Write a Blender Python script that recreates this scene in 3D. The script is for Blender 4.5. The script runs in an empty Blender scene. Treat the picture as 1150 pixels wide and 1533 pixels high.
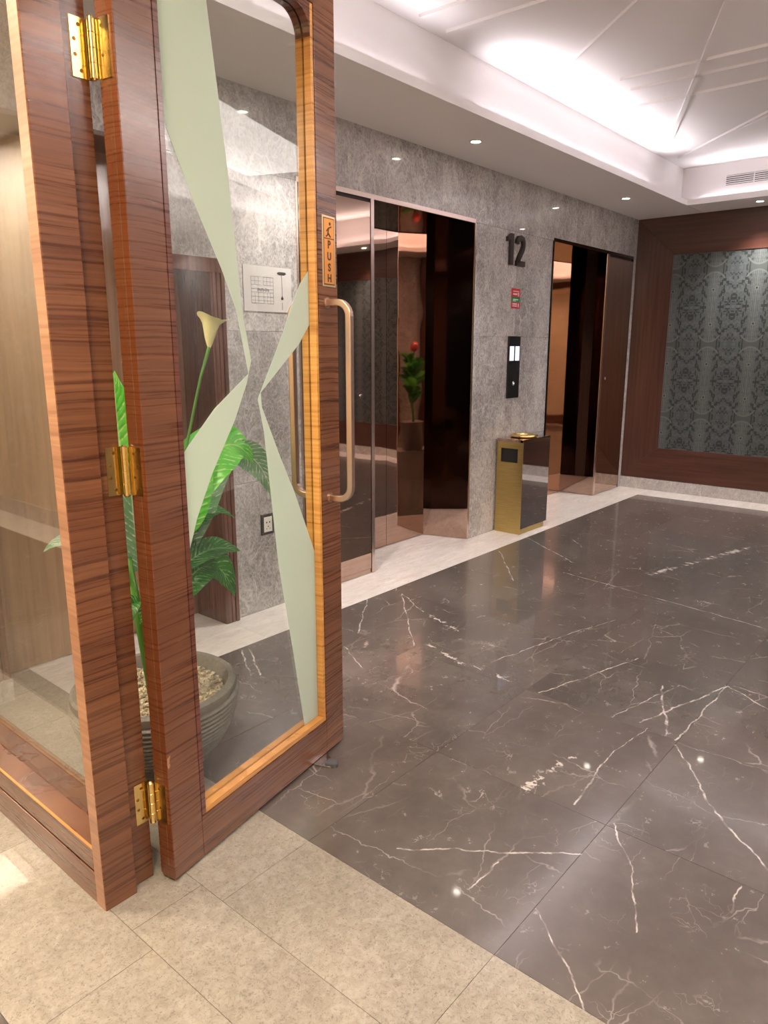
import bpy, bmesh, math, random
from mathutils import Vector, Matrix
R = math.radians
S = bpy.context.scene
COL = S.collection
random.seed(7)

# ------------------------------------------------------------------ camera
cam = bpy.data.cameras.new('camera'); camo = bpy.data.objects.new('camera', cam); COL.objects.link(camo)
cam.sensor_fit = 'VERTICAL'; cam.sensor_height = 36.0; cam.lens = 36.0*1086.9/1533.0
cam.clip_start = 0.02
camo.location = (0, 0, 1.5)
camo.rotation_euler = (R(90-12.716), 0, R(40.33-90))
S.camera = camo

# ------------------------------------------------------------------ world
w = bpy.data.worlds.new('world'); S.world = w; w.use_nodes = True
w.node_tree.nodes['Background'].inputs[0].default_value = (0.9, 0.85, 0.8, 1)
w.node_tree.nodes['Background'].inputs[1].default_value = 0.05

S.view_settings.view_transform = 'Standard'; S.view_settings.look = 'None'
S.view_settings.gamma = 1.0; S.view_settings.use_curve_mapping = False
S.view_settings.exposure = 0.74

# ------------------------------------------------------------------ lights
def area(name, loc, sx, sy, power, color, rot=(0, 0, 0), spread=180):
    l = bpy.data.lights.new(name, 'AREA'); l.shape = 'RECTANGLE'; l.size = sx; l.size_y = sy
    l.energy = power; l.color = color; l.spread = R(spread)
    o = bpy.data.objects.new(name, l); COL.objects.link(o); o.location = loc; o.rotation_euler = rot
    return o
def spot(name, loc, power, color, angle=110, blend=0.7, rad=0.035):
    l = bpy.data.lights.new(name, 'SPOT'); l.energy = power; l.color = color
    l.spot_size = R(angle); l.spot_blend = blend; l.shadow_soft_size = rad
    o = bpy.data.objects.new(name, l); COL.objects.link(o); o.location = loc
    return o
COOL = (1.0, 0.93, 0.96); WARM = (1.0, 0.84, 0.64); NEUT = (1.0, 0.92, 0.86)
# LED strips lying in the cove troughs (facing up)
area('cove_lamp', (5.25, 2.542, 2.83), 2.7, 0.025, 9, COOL, (R(180+38), 0, 0), 110)
area('cove_lamp', (2.6, 2.542, 2.83), 1.6, 0.025, 1.6, COOL, (R(180+38), 0, 0), 110)
area('cove_lamp', (7.322, 0.8, 2.83), 0.025, 3.2, 7.5, COOL, (0, R(180-38), 0), 110)
area('cove_lamp', (4.4, -1.04, 2.83), 5.0, 0.03, 62, NEUT, (R(180-38), 0, 0), 130)
area('cove_lamp', (1.51, .7, 2.83), 0.03, 3.0, 26, NEUT, (0, R(180+38), 0), 130)  # near-end strip out of view, added for more lobby light
area('coffer_fill', (3.8, -0.35, 3.10), 4.6, 0.9, 32, NEUT)  # unseen fill panel added to brighten the lobby, not a known fitting
# lamps of the rear lobby the camera stands in
area('rear_lamp', (-0.35, 0.2, 3.06), 0.5, 0.5, 44, WARM)
area('rear_lamp', (-0.35, 3.2, 3.06), 0.5, 0.5, 48, WARM)
area('rear_lamp', (-0.35, 6.2, 3.06), 0.5, 0.5, 60, WARM)

# ------------------------------------------------------------------ materials
class NT:
    def __init__(s, name):
        s.m = bpy.data.materials.new(name); s.m.use_nodes = True; s.t = s.m.node_tree
        s.b = s.t.nodes['Principled BSDF']; s.out = s.t.nodes['Material Output']
    def set(s, node, key, v):
        i = node.inputs[key]
        if isinstance(v, bpy.types.NodeSocket): s.t.links.new(v, i)
        elif isinstance(v, (tuple, list)) and len(v) == 3 and i.type == 'RGBA': i.default_value = (*v, 1)
        else: i.default_value = v
    def n(s, typ, props=None, ins=None, out=0):
        x = s.t.nodes.new('ShaderNode'+typ)
        for k, v in (props or {}).items(): setattr(x, k, v)
        for k, v in (ins or {}).items(): s.set(x, k, v)
        return x.outputs[out]
    def math(s, op, a, b=0.0, c=0.0, clamp=False): return s.n('Math', {'operation': op, 'use_clamp': clamp}, {0: a, 1: b, 2: c})
    def vmath(s, op, a, b=(0, 0, 0), out=0):
        return s.n('VectorMath', {'operation': op}, {0: a, 1: b}, out)
    def obj(s): return s.n('TexCoord', out=3)
    def scale(s, v, sc): return s.vmath('MULTIPLY', v, sc)
    def noise(s, v, scale, detail=4, rough=0.55, dist=0.0, out=0):
        return s.n('TexNoise', None, {'Vector': v, 'Scale': scale, 'Detail': detail, 'Roughness': rough, 'Distortion': dist}, out)
    def voro(s, v, scale, feat='DISTANCE_TO_EDGE', out=0):
        return s.n('TexVoronoi', {'feature': feat}, {'Vector': v, 'Scale': scale}, out)
    def ramp(s, f, stops):
        x = s.t.nodes.new('ShaderNodeValToRGB'); s.set(x, 'Fac', f)
        while len(x.color_ramp.elements) < len(stops): x.color_ramp.elements.new(0.5)
        for e, (p, c) in zip(x.color_ramp.elements, stops):
            e.position = p; e.color = (*c, 1) if isinstance(c, (tuple, list)) else (c, c, c, 1)
        return x.outputs[0]
    def rng(s, f, a, b, c=0.0, d=1.0):
        return s.n('MapRange', {'clamp': True}, {0: f, 1: a, 2: b, 3: c, 4: d})
    def mix(s, f, a, b, mode='MIX'):
        x = s.t.nodes.new('ShaderNodeMix'); x.data_type = 'RGBA'; x.blend_type = mode
        s.set(x, 0, f); s.set(x, 6, a); s.set(x, 7, b); return x.outputs[2]
    def bump(s, h, strength, dist=0.01):
        return s.n('Bump', None, {'Height': h, 'Strength': strength, 'Distance': dist})
    def fin(s, color=None, rough=0.5, metal=0.0, coat=0.0, coatr=0.03, ior=1.5, spec=0.5, normal=None, emis=None, es=0.0):
        b = s.b
        if color is not None: s.set(b, 'Base Color', color)
        s.set(b, 'Roughness', rough); s.set(b, 'Metallic', metal); s.set(b, 'IOR', ior); s.set(b, 'Specular IOR Level', spec)
        if coat: s.set(b, 'Coat Weight', coat); s.set(b, 'Coat Roughness', coatr)
        if normal is not None: s.set(b, 'Normal', normal)
        if emis is not None: s.set(b, 'Emission Color', emis); s.set(b, 'Emission Strength', es)
        return s.m
def flat(name, c, rough=0.5, metal=0.0, **k): return NT(name).fin(c, rough, metal, **k)

def wood(name, dark, mid, light, vertical=False, rough=0.28, coat=0.45, fine=120):
    t = NT(name); p = t.obj()
    sl = t.noise(t.scale(p, (1.1, 1.1, 1.1)), 2.0, 2)
    p2 = t.vmath('ADD', p, t.scale(t.n('CombineXYZ', None, {0: sl, 1: sl, 2: sl}), (0.02, 0.02, 0.035)))
    sc = (fine, fine, 1.3) if vertical else (1.6, 1.6, fine)
    sc2 = (fine*.22, fine*.22, .7) if vertical else (.9, .9, fine*.22)
    a = t.noise(t.scale(p2, sc), 1.0, 5, 0.6)
    b = t.noise(t.scale(p2, sc2), 1.0, 3, 0.5)
    f = t.math('ADD', t.math('MULTIPLY', a, 0.78), t.math('MULTIPLY', b, 0.24))
    c = t.ramp(f, [(0.34, dark), (0.50, mid), (0.68, light)])
    # broad veneer leaves, each a little different in tone
    blk = t.noise(t.scale(p, (0.6, 0.6, 4.5) if not vertical else (4.5, 4.5, .6)), 1.0, 1, 0.5)
    c = t.mix(t.rng(blk, 0.35, 0.65, 0.0, 0.45), c, t.mix(1.0, c, (0.62, 0.50, 0.45), 'MULTIPLY'))
    return t.fin(c, t.rng(a, .3, .7, rough-.05, rough+.07), coat=coat, coatr=0.12, normal=t.bump(a, 0.10, 0.002))
M = {}
M['wood'] = wood('walnut_crossgrain', (0.062, 0.019, 0.008), (0.150, 0.054, 0.021), (0.235, 0.098, 0.042))
M['wood_edge'] = wood('walnut_edge', (0.10, 0.030, 0.010), (0.16, 0.048, 0.016), (0.20, 0.07, 0.026))
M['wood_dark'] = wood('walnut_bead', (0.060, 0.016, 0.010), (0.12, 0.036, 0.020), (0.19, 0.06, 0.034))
M['wood_gold_lit'] = wood('lit_golden_veneer', (0.40, 0.17, 0.035), (0.62, 0.30, 0.070), (0.78, 0.43, 0.13), rough=.3, fine=90)  # lacquered wood facing the downlight, its lit tone put into the colour
M['wood_tan'] = wood('tan_lit_face_and_chip', (0.26, 0.12, 0.06), (0.40, 0.20, 0.105), (0.52, 0.28, 0.16), rough=.4, fine=110)  # paler wood: painted lit tone of the post face, also real chips
M['wood_vert'] = wood('walnut_vertical', (0.070, 0.022, 0.012), (0.125, 0.044, 0.024), (0.19, 0.075, 0.042), True, .2, .8, 60)
M['wood_panel'] = wood('lacquered_panel_reflection', (0.19, 0.10, 0.052), (0.26, 0.145, 0.078), (0.33, 0.19, 0.105), True, .15, .9, 40)  # brown wood lightened to tan, standing in for the side-glass reflection
M['wood_wall'] = wood('mahogany_frame', (0.042, 0.014, 0.010), (0.062, 0.021, 0.014), (0.088, 0.032, 0.020), False, .34, .25, 45)
M['wood_wallv'] = wood('mahogany_frame_upright', (0.042, 0.014, 0.010), (0.062, 0.021, 0.014), (0.088, 0.032, 0.020), True, .34, .25, 45)
M['groove'] = flat('dark_joint', (0.02, 0.008, 0.005), .7)

def grey_marble(name, lo, hi, vein, gloss=0.16, coat=0.9, scale=1.0, rnd=True):
    t = NT(name); p = t.obj()
    if rnd:
        r = t.n('ObjectInfo', out=5)
        p = t.vmath('ADD', p, t.scale(t.n('CombineXYZ', None, {0: r, 1: r, 2: r}), (31, 17, 23)))
    warp = t.noise(p, 6*scale, 3, .6, out=1)
    pw = t.vmath('ADD', p, t.scale(t.vmath('SUBTRACT', warp, (.5, .5, .5)), (.16/scale, .16/scale, .16/scale)))
    big = t.noise(t.scale(p, (1, 1, .6)), 2.2*scale, 4, .6)
    med = t.noise(t.scale(pw, (1, 1, .6)), 30*scale, 8, .80, .8)
    f = t.math('ADD', t.math('MULTIPLY', big, .45), t.math('MULTIPLY', med, .62))
    fine = t.noise(t.scale(p, (1, 1, .7)), 95*scale, 4, .75, .4)
    f = t.math('ADD', f, t.math('MULTIPLY', t.math('SUBTRACT', fine, .5), .55))
    c = t.ramp(f, [(0.38, lo), (0.54, tuple((a+b)/2 for a, b in zip(lo, hi))), (0.68, hi)])
    v = t.voro(t.scale(pw, (1, 1, .55)), 9*scale)
    m = t.math('MULTIPLY', t.rng(v, 0.0, .06, 1, 0), t.rng(t.noise(p, 5*scale, 2), .42, .66, 0, .55))
    v2 = t.voro(pw, 26*scale)
    m2 = t.math('MULTIPLY', t.rng(v2, 0.0, .09, 1, 0), t.rng(t.noise(p, 9*scale, 2), .40, .7, 0, .55))
    c = t.mix(t.math('MAXIMUM', m, m2), c, vein)
    return t.fin(c, gloss+.1, coat=coat, coatr=gloss*.12)
M['wall_marble'] = grey_marble('grey_marble_wall', (0.19, 0.175, 0.173), (0.58, 0.545, 0.535), (0.70, 0.66, 0.65), coat=.6)
M['base_marble'] = grey_marble('grey_marble_skirting', (0.30, 0.28, 0.27), (0.52, 0.49, 0.47), (0.7, 0.66, 0.62))
M['cream_marble'] = grey_marble('cream_marble_wall', (0.60, 0.49, 0.38), (0.74, 0.63, 0.50), (0.85, 0.78, 0.68), scale=.35)

VEINS = [(3.168, 2.825, 2.717, 2.485, 1.0), (3.364, 2.706, 2.765, 2.145, 1.0), (3.364, 2.706, 3.204, 2.416, 0.8), (3.204, 2.416, 3.098, 2.122, 2.0), (2.831, 2.107, 2.763, 1.853, 1.6), (2.763, 1.853, 2.749, 1.541, 1.8), (2.041, 1.087, 2.351, 1.048, 2.0), (2.062, 0.915, 2.419, 0.947, 1.0), (2.419, 0.947, 2.726, 0.917, 0.6), (2.752, 0.959, 3.341, 0.783, 1.0), (3.341, 0.783, 2.707, 0.801, 1.0), (2.726, 1.064, 3.197, 0.953, 0.8), (3.341, 0.783, 3.22, 0.586, 1.0), (3.358, 0.763, 3.337, 0.613, 0.7), (3.145, 1.013, 2.716, 0.835, 1.3), (2.668, 0.781, 2.327, 0.531, 1.0), (2.327, 0.531, 2.144, 0.337, 1.1), (2.064, 0.779, 1.889, 0.65, 0.8), (1.889, 0.65, 1.671, 0.544, 0.7), (1.515, 1.236, 1.851, 0.786, 0.9), (1.561, 0.779, 1.495, 0.692, 0.9), (1.495, 0.692, 1.364, 0.54, 0.8), (4.425, 2.141, 4.306, 1.375, 1.0), (4.306, 1.375, 4.208, 0.814, 1.0), (2.862, 1.737, 3.326, 1.643, 0.7), (3.326, 1.643, 3.811, 1.508, 0.7), (2.721, 1.395, 3.376, 1.203, 0.8), (4.761, 1.678, 5.31, 1.531, 3.5), (5.31, 1.531, 5.944, 1.353, 4.5), (4.604, 2.761, 4.051, 2.317, 1.0), (5.097, 2.806, 4.683, 2.195, 0.9), (2.028, 0.376, 1.901, 0.367, 0.8), (2.531, 2.42, 2.405, 2.172, 1.0), (1.508, 0.965, 1.669, 0.962, 0.7), (2.169, 2.795, 2.009, 2.527, 1.2), (2.202, 2.782, 2.042, 2.499, 1.2)]
def dark_marble(name, veins):
    t = NT(name); p = t.obj(); g = t.n('NewGeometry', out=0)
    r = t.n('ObjectInfo', out=5)
    po = t.vmath('ADD', p, t.scale(t.n('CombineXYZ', None, {0: r, 1: r, 2: 0.0}), (31, 17, 0)))
    n1 = t.noise(po, 2.0, 5, .6); n2 = t.noise(po, 14, 5, .7)
    c = t.ramp(t.math('ADD', t.math('MULTIPLY', n1, .7), t.math('MULTIPLY', n2, .3)),
               [(0.36, (0.066, 0.056, 0.050)), (0.52, (0.094, 0.081, 0.073)), (0.66, (0.130, 0.114, 0.102))])
    c = t.mix(t.rng(r, 0, 1, 0, .30), c, (0.105, 0.078, 0.068))
    warp = t.scale(t.vmath('SUBTRACT', t.noise(po, 5, 4, .65, out=1), (.5, .5, .5)), (.12, .12, 0))
    rot = t.n('Mapping', None, {0: t.vmath('ADD', po, warp), 2: (0, 0, R(35)), 3: (1.0, 0.28, 1)})
    v1 = t.voro(rot, 3.0)
    m1 = t.math('MULTIPLY', t.rng(v1, 0, .007, 1, 0), t.rng(t.noise(po, 3.1, 3), .50, .68, 0, .55))
    rot2 = t.n('Mapping', None, {0: t.vmath('ADD', po, warp), 2: (0, 0, R(-48)), 3: (0.25, 1.0, 1)})
    v2 = t.voro(rot2, 5.5)
    m2 = t.math('MULTIPLY', t.rng(v2, 0, .010, 1, 0), t.rng(t.noise(po, 2.3, 3), .48, .72, 0, .45))
    v3 = t.voro(t.vmath('ADD', po, t.scale(warp, (2, 2, 0))), 16)
    m3 = t.math('MULTIPLY', t.rng(v3, 0, .02, 1, 0), t.rng(t.noise(po, 6, 3), .55, .75, 0, .5))
    m = t.math('MAXIMUM', m1, t.math('MAXIMUM', m2, m3))
    if veins:
        wv = t.vmath('SUBTRACT', t.noise(g, 7, 4, .6, out=1), (.5, .5, .5))
        q = t.vmath('ADD', g, t.scale(wv, (.055, .055, 0)))
        qf = t.vmath('ADD', g, t.scale(t.vmath('SUBTRACT', t.noise(g, 26, 4, .7, out=1), (.5, .5, .5)), (.13, .13, 0)))
        br = t.rng(t.noise(g, 17, 3), .40, .58, .12, .95)
        brf = t.rng(t.noise(t.scale(g, (30, 9, 1)), 1.0, 3, .6), .48, .56, 0, 1.0)
        for (x0, y0, x1, y1, wd) in VEINS:
            thick = wd > 1.5
            src = qf if thick else q
            ba = Vector((x1-x0, y1-y0, 0))
            pa = t.scale(t.vmath('SUBTRACT', src, (x0, y0, 0)), (1, 1, 0))
            h = t.math('DIVIDE', t.vmath('DOT_PRODUCT', pa, tuple(ba), out=1), ba.length_squared, clamp=True)
            sc = t.n('VectorMath', {'operation': 'SCALE'}, {0: tuple(ba), 3: h})
            d = t.vmath('LENGTH', t.vmath('SUBTRACT', pa, sc), out=1)
            wdt = (.0042*wd) if not thick else (.0065*wd)
            mm = t.rng(d, wdt*.35, wdt, .85, 0)
            mm = t.math('MULTIPLY', mm, brf if thick else br)
            m = t.math('MAXIMUM', m, mm)
    c = t.mix(m, c, (0.62, 0.56, 0.52))
    return t.fin(c, t.rng(n2, .3, .7, .23, .28), coat=.50, coatr=.045, ior=1.7)
M['dark_tile'] = dark_marble('dark_marble_floor', True)
M['dark_plain'] = dark_marble('dark_marble_rear', False)

def pale_stone(name, lo, hi, spec, vein, gloss, streak=(1, 1, 1), fine=70, coat=.4):
    t = NT(name); p = t.obj(); r = t.n('ObjectInfo', out=5)
    p = t.vmath('ADD', p, t.scale(t.n('CombineXYZ', None, {0: r, 1: r, 2: 0.0}), (31, 17, 0)))
    ps = t.scale(p, streak)
    n1 = t.noise(ps, 3.5, 4, .6); n2 = t.noise(ps, fine, 6, .75, 1.2); n3 = t.noise(ps, fine*.3, 4, .7, .8)
    c = t.ramp(t.math('ADD', t.math('MULTIPLY', n1, .35), t.math('MULTIPLY', n3, .65)), [(0.36, lo), (0.64, hi)])
    c = t.mix(t.rng(n2, .52, .62, 0, .62), c, spec)
    v = t.voro(t.vmath('ADD', ps, t.scale(t.noise(ps, 5, 3, out=1), (.15, .15, .15))), 3.5)
    c = t.mix(t.math('MULTIPLY', t.rng(v, 0, .03, 1, 0), t.rng(n1, .45, .6, 0, .28)), c, vein)
    c = t.mix(t.rng(r, 0, 1, 0, .22), c, t.mix(1.0, c, (.80, .80, .84), 'MULTIPLY'))
    return t.fin(c, gloss, coat=coat, coatr=.06)
M['beige'] = pale_stone('beige_stone_floor', (0.235, 0.205, 0.17), (0.36, 0.325, 0.275), (0.10, 0.086, 0.068), (0.44, 0.40, 0.35), .36, fine=120)
M['strip'] = pale_stone('white_stone_border', (0.55, 0.50, 0.47), (0.74, 0.70, 0.66), (0.42, 0.38, 0.36), (0.82, 0.79, 0.76), .28, (0.35, 1.5, 1), 40)

M['white'] = flat('white_plaster', (0.80, 0.77, 0.78), .6)
M['soffit'] = flat('soffit_paint', (0.80, 0.77, 0.77), .45)
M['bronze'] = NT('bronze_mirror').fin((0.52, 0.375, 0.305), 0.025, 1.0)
def bronze_wavy():
    t = NT('bronze_mirror_sheet'); n = t.noise(t.obj(), 1.6, 2)
    return t.fin((0.50, 0.345, 0.275), 0.02, 1.0, normal=t.bump(n, 0.10, 0.03))
M['bronze_w'] = bronze_wavy()
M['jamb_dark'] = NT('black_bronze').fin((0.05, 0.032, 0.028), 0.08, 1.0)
M['bronze_dark'] = NT('dark_bronze').fin((0.13, 0.075, 0.055), 0.12, 1.0)
M['frame_metal'] = NT('rose_steel').fin((0.74, 0.60, 0.54), 0.22, 1.0)
M['brass'] = NT('polished_brass').fin((0.80, 0.60, 0.25), 0.2, 1.0)
def brushed():
    t = NT('brushed_brass'); n = t.noise(t.scale(t.obj(), (8, 8, 160)), 1, 3)
    return t.fin(t.mix(t.rng(n, .3, .7), (0.50, 0.37, 0.13), (0.62, 0.47, 0.19)), .32, 1.0)
M['brushed'] = brushed()
M['steel_mirror'] = NT('mirror_steel').fin((0.52, 0.50, 0.50), 0.03, 1.0)
M['copper'] = NT('satin_copper_handle').fin((0.64, 0.47, 0.38), 0.30, 1.0)
M['screw'] = NT('dark_brass_screw').fin((0.30, 0.19, 0.06), 0.35, 1.0)
M['black'] = flat('black_plastic', (0.012, 0.011, 0.012), .25)
M['rubber'] = flat('grey_rubber', (0.07, 0.07, 0.075), .6)
M['grout'] = flat('grout', (0.10, 0.085, 0.075), .5)
M['grout_l'] = flat('pale_grout', (0.30, 0.26, 0.21), .8)
M['digit'] = NT('dark_bronze_digit').fin((0.022, 0.010, 0.008), 0.4, 0.0)
M['red'] = flat('sign_red', (0.55, 0.03, 0.04), .4)
M['green'] = flat('sign_green', (0.0, 0.22, 0.09), .4)
M['sign_white'] = flat('sign_white', (0.75, 0.74, 0.72), .5)
M['paper'] = flat('paper', (0.50, 0.47, 0.46), .6)
M['ink'] = flat('plan_ink', (0.20, 0.19, 0.20), .7)
M['ink_dark'] = flat('dark_ink', (0.035, 0.03, 0.03), .7)
M['plate'] = NT('orange_brass_plate').fin((0.80, 0.34, 0.08), 0.38, 0.6)
M['plate_rim'] = NT('pale_brass_rim').fin((0.80, 0.62, 0.36), 0.3, 0.7)
M['letter'] = flat('brown_letter', (0.06, 0.018, 0.008), .5)
M['switch_frame'] = flat('switch_frame', (0.035, 0.03, 0.028), .35)
M['switch_white'] = flat('switch_white', (0.72, 0.70, 0.66), .35)
M['screen'] = NT('lit_screen').fin((0.02, 0.02, 0.02), .2, emis=(0.72, 0.74, 1.0), es=1.0)
M['lamp'] = NT('lamp_disc').fin((1, 1, 1), .4, emis=(1.0, 0.90, 0.76), es=28)
M['lamp_ring'] = flat('lamp_ring', (0.75, 0.72, 0.70), .4)
M['vent_dark'] = flat('vent_dark', (0.05, 0.045, 0.045), .8)

def glass(name, tint):
    t = NT(name)
    for x in list(t.t.nodes):
        if x != t.out: t.t.nodes.remove(x)
    tr = t.n('BsdfTransparent', None, {'Color': tint}); gl = t.n('BsdfGlossy', None, {'Color': (1, 1, 1), 'Roughness': 0.0})
    bf = t.n('NewGeometry', out=6)
    fr = t.n('Fresnel', None, {'IOR': t.rng(bf, 0, 1, 1.5, 1/1.5)})
    t.t.links.new(t.n('MixShader', None, {0: fr, 1: tr, 2: gl}), t.out.inputs[0])
    return t.m
M['glass'] = glass('clear_glass', (0.95, 0.965, 0.945))
def frost():
    t = NT('frosted_film')
    for x in list(t.t.nodes):
        if x != t.out: t.t.nodes.remove(x)
    d = t.n('BsdfDiffuse', None, {'Color': (0.74, 0.82, 0.77)}); tl = t.n('BsdfTranslucent', None, {'Color': (0.78, 0.87, 0.81)})
    a = t.n('MixShader', None, {0: .5, 1: d, 2: tl})
    tr = t.n('BsdfTransparent', None, {'Color': (0.85, 0.93, 0.83)})
    t.t.links.new(t.n('MixShader', None, {0: .16, 1: a, 2: tr}), t.out.inputs[0])
    return t.m
M['frost'] = frost()

def wallpaper():
    t = NT('woven_wallpaper'); g = t.obj()
    s = t.n('SeparateXYZ', None, {0: g}); y = s
    sx = t.t.nodes[-1]; Y = sx.outputs[1]; Z = sx.outputs[2]
    PU, PV = 0.395, 0.72
    U = t.math('DIVIDE', t.math('SUBTRACT', Y, 2.36), PU); V = t.math('DIVIDE', t.math('SUBTRACT', Z, 2.257), PV)
    fu = t.math('ABSOLUTE', t.math('SUBTRACT', t.math('FRACT', t.math('ADD', U, 50.5)), .5))     # 0 at column centre .. .5
    fv0 = t.math('SUBTRACT', t.math('FRACT', t.math('ADD', V, 50.5)), .5)
    fv = t.math('ABSOLUTE', fv0)
    # blocky mirrored glyphs
    NU, NV = 28.0, 56.0
    cu = t.math('FLOOR', t.math('MULTIPLY', fu, NU)); cv = t.math('FLOOR', t.math('MULTIPLY', fv, NV))
    def wn(a, b, k): return t.n('TexWhiteNoise', {'noise_dimensions': '3D'}, {'Vector': t.n('CombineXYZ', None, {0: a, 1: b, 2: k})}, 0)
    w1 = wn(cu, cv, 1.3)
    cu2 = t.math('FLOOR', t.math('MULTIPLY', fu, NU/2)); cv2 = t.math('FLOOR', t.math('MULTIPLY', fv, NV/3))
    w2 = wn(cu2, cv2, 4.7)
    dark = t.math('MULTIPLY', t.math('GREATER_THAN', w2, .55), t.math('GREATER_THAN', w1, .45))
    dark = t.math('MULTIPLY', dark, t.math('GREATER_THAN', fu, .14))
    # vertical key line stepping in and out
    st = t.math('MULTIPLY', t.math('GREATER_THAN', t.math('FRACT', t.math('MULTIPLY', fv, 7.0)), .5), .05)
    key = t.math('LESS_THAN', t.math('ABSOLUTE', t.math('SUBTRACT', fu, t.math('ADD', .20, st))), .016)
    # thin vertical bars in the column
    bars = t.math('MULTIPLY', t.math('GREATER_THAN', t.math('SINE', t.math('MULTIPLY', fu, 170.0)), .45), t.math('LESS_THAN', fu, .12))
    # hourglass arcs at the knot
    def ring(cz, rr):
        dx = t.math('MULTIPLY', fu, PU); dz = t.math('MULTIPLY', t.math('SUBTRACT', fv, cz), PV)
        d = t.math('SQRT', t.math('ADD', t.math('MULTIPLY', dx, dx), t.math('MULTIPLY', dz, dz)))
        return t.math('SUBTRACT', d, rr)
    rg = ring(.188, .108)
    arc = t.math('MULTIPLY', t.math('LESS_THAN', t.math('ABSOLUTE', rg), .007), t.math('LESS_THAN', fv, .125))
    knot = t.math('MULTIPLY', t.math('GREATER_THAN', rg, .009), t.math('MULTIPLY', t.math('LESS_THAN', fv, .10), t.math('LESS_THAN', fu, .24)))
    sq = t.math('MAXIMUM', t.math('MULTIPLY', fu, PU), t.math('ABSOLUTE', t.math('MULTIPLY', t.math('SUBTRACT', fv, .27), PV)))
    box = t.math('MULTIPLY', t.math('LESS_THAN', sq, .017), t.math('GREATER_THAN', sq, .008))
    dot = t.math('LESS_THAN', sq, .008)
    base = t.mix(t.rng(t.noise(t.scale(g, (1, 1, 1)), 180, 2), .3, .7), (0.040, 0.049, 0.052), (0.060, 0.072, 0.075))
    lt = (0.118, 0.13, 0.126); dk = (0.018, 0.022, 0.023)
    c = t.mix(t.math('MULTIPLY', w1, .5), base, lt)
    c = t.mix(t.math('MULTIPLY', dark, .92), c, dk)
    c = t.mix(t.math('MULTIPLY', bars, .8), c, lt)
    c = t.mix(t.math('MULTIPLY', knot, .95), c, (0.060, 0.068, 0.066))
    c = t.mix(t.math('MULTIPLY', key, .9), c, dk)
    c = t.mix(t.math('MULTIPLY', arc, .8), c, (0.11, 0.122, 0.118)); c = t.mix(box, c, lt); c = t.mix(dot, c, dk)
    return t.fin(c, .42, metal=.15)
M['wallpaper'] = wallpaper()

def leaf_mat(name, a, b, vein):
    t = NT(name); p = t.obj(); uv = t.n('TexCoord', out=2)
    n = t.noise(p, 38, 3, .6); n2 = t.noise(p, 9, 2)
    sp = t.n('SeparateXYZ', None, {0: uv}); sn = t.t.nodes[-1]
    vv = t.math('SUBTRACT', sn.outputs[0], .5)
    rib = t.math('SINE', t.math('MULTIPLY', t.math('SUBTRACT', sn.outputs[1], t.math('MULTIPLY', t.math('ABSOLUTE', vv), .35)), 95.0))
    c = t.mix(t.rng(n2, .35, .65), a, b)
    c = t.mix(t.math('MULTIPLY', t.rng(rib, .55, .9), t.rng(n, .45, .6, 0, .85)), c, vein)
    c = t.mix(t.rng(t.math('ABSOLUTE', vv), 0, .03, .8, 0), c, vein)
    t.fin(c, .3, coat=.3, coatr=.2, normal=t.bump(rib, .25, .004))
    tl = t.n('BsdfTranslucent', None, {'Color': c})
    t.t.links.new(t.n('MixShader', None, {0: .35, 1: t.b.outputs[0], 2: tl}), t.out.inputs[0])
    return t.m
M['leaf'] = leaf_mat('dark_leaf', (0.015, 0.13, 0.025), (0.05, 0.26, 0.04), (0.35, 0.62, 0.25))
M['leaf_lit'] = leaf_mat('lamplit_leaf', (0.10, 0.62, 0.05), (0.22, 0.82, 0.10), (0.70, 0.95, 0.50))  # downlight on the leaves put into the green itself
M['leaf_p'] = leaf_mat('pale_leaf', (0.16, 0.34, 0.20), (0.24, 0.45, 0.28), (0.80, 0.90, 0.80))
M['stem'] = flat('green_stem', (0.07, 0.22, 0.02), .4)
M['spathe'] = flat('cream_spathe', (0.80, 0.76, 0.42), .45)
M['red_petal'] = flat('red_petal', (0.6, 0.10, 0.08), .5)
def potm():
    t = NT('grey_pot'); n = t.noise(t.obj(), 60, 3)
    return t.fin(t.mix(t.rng(n, .3, .7), (0.175, 0.160, 0.148), (0.24, 0.222, 0.205)), .55)
M['pot'] = potm()
def gravel():
    t = NT('gravel'); r = t.voro(t.obj(), 60, 'F1', 1)
    return t.fin(t.mix(t.n('RGBToBW', None, {0: r}), (0.30, 0.24, 0.17), (0.80, 0.70, 0.54)), .8)
M['gravel'] = gravel()

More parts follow.
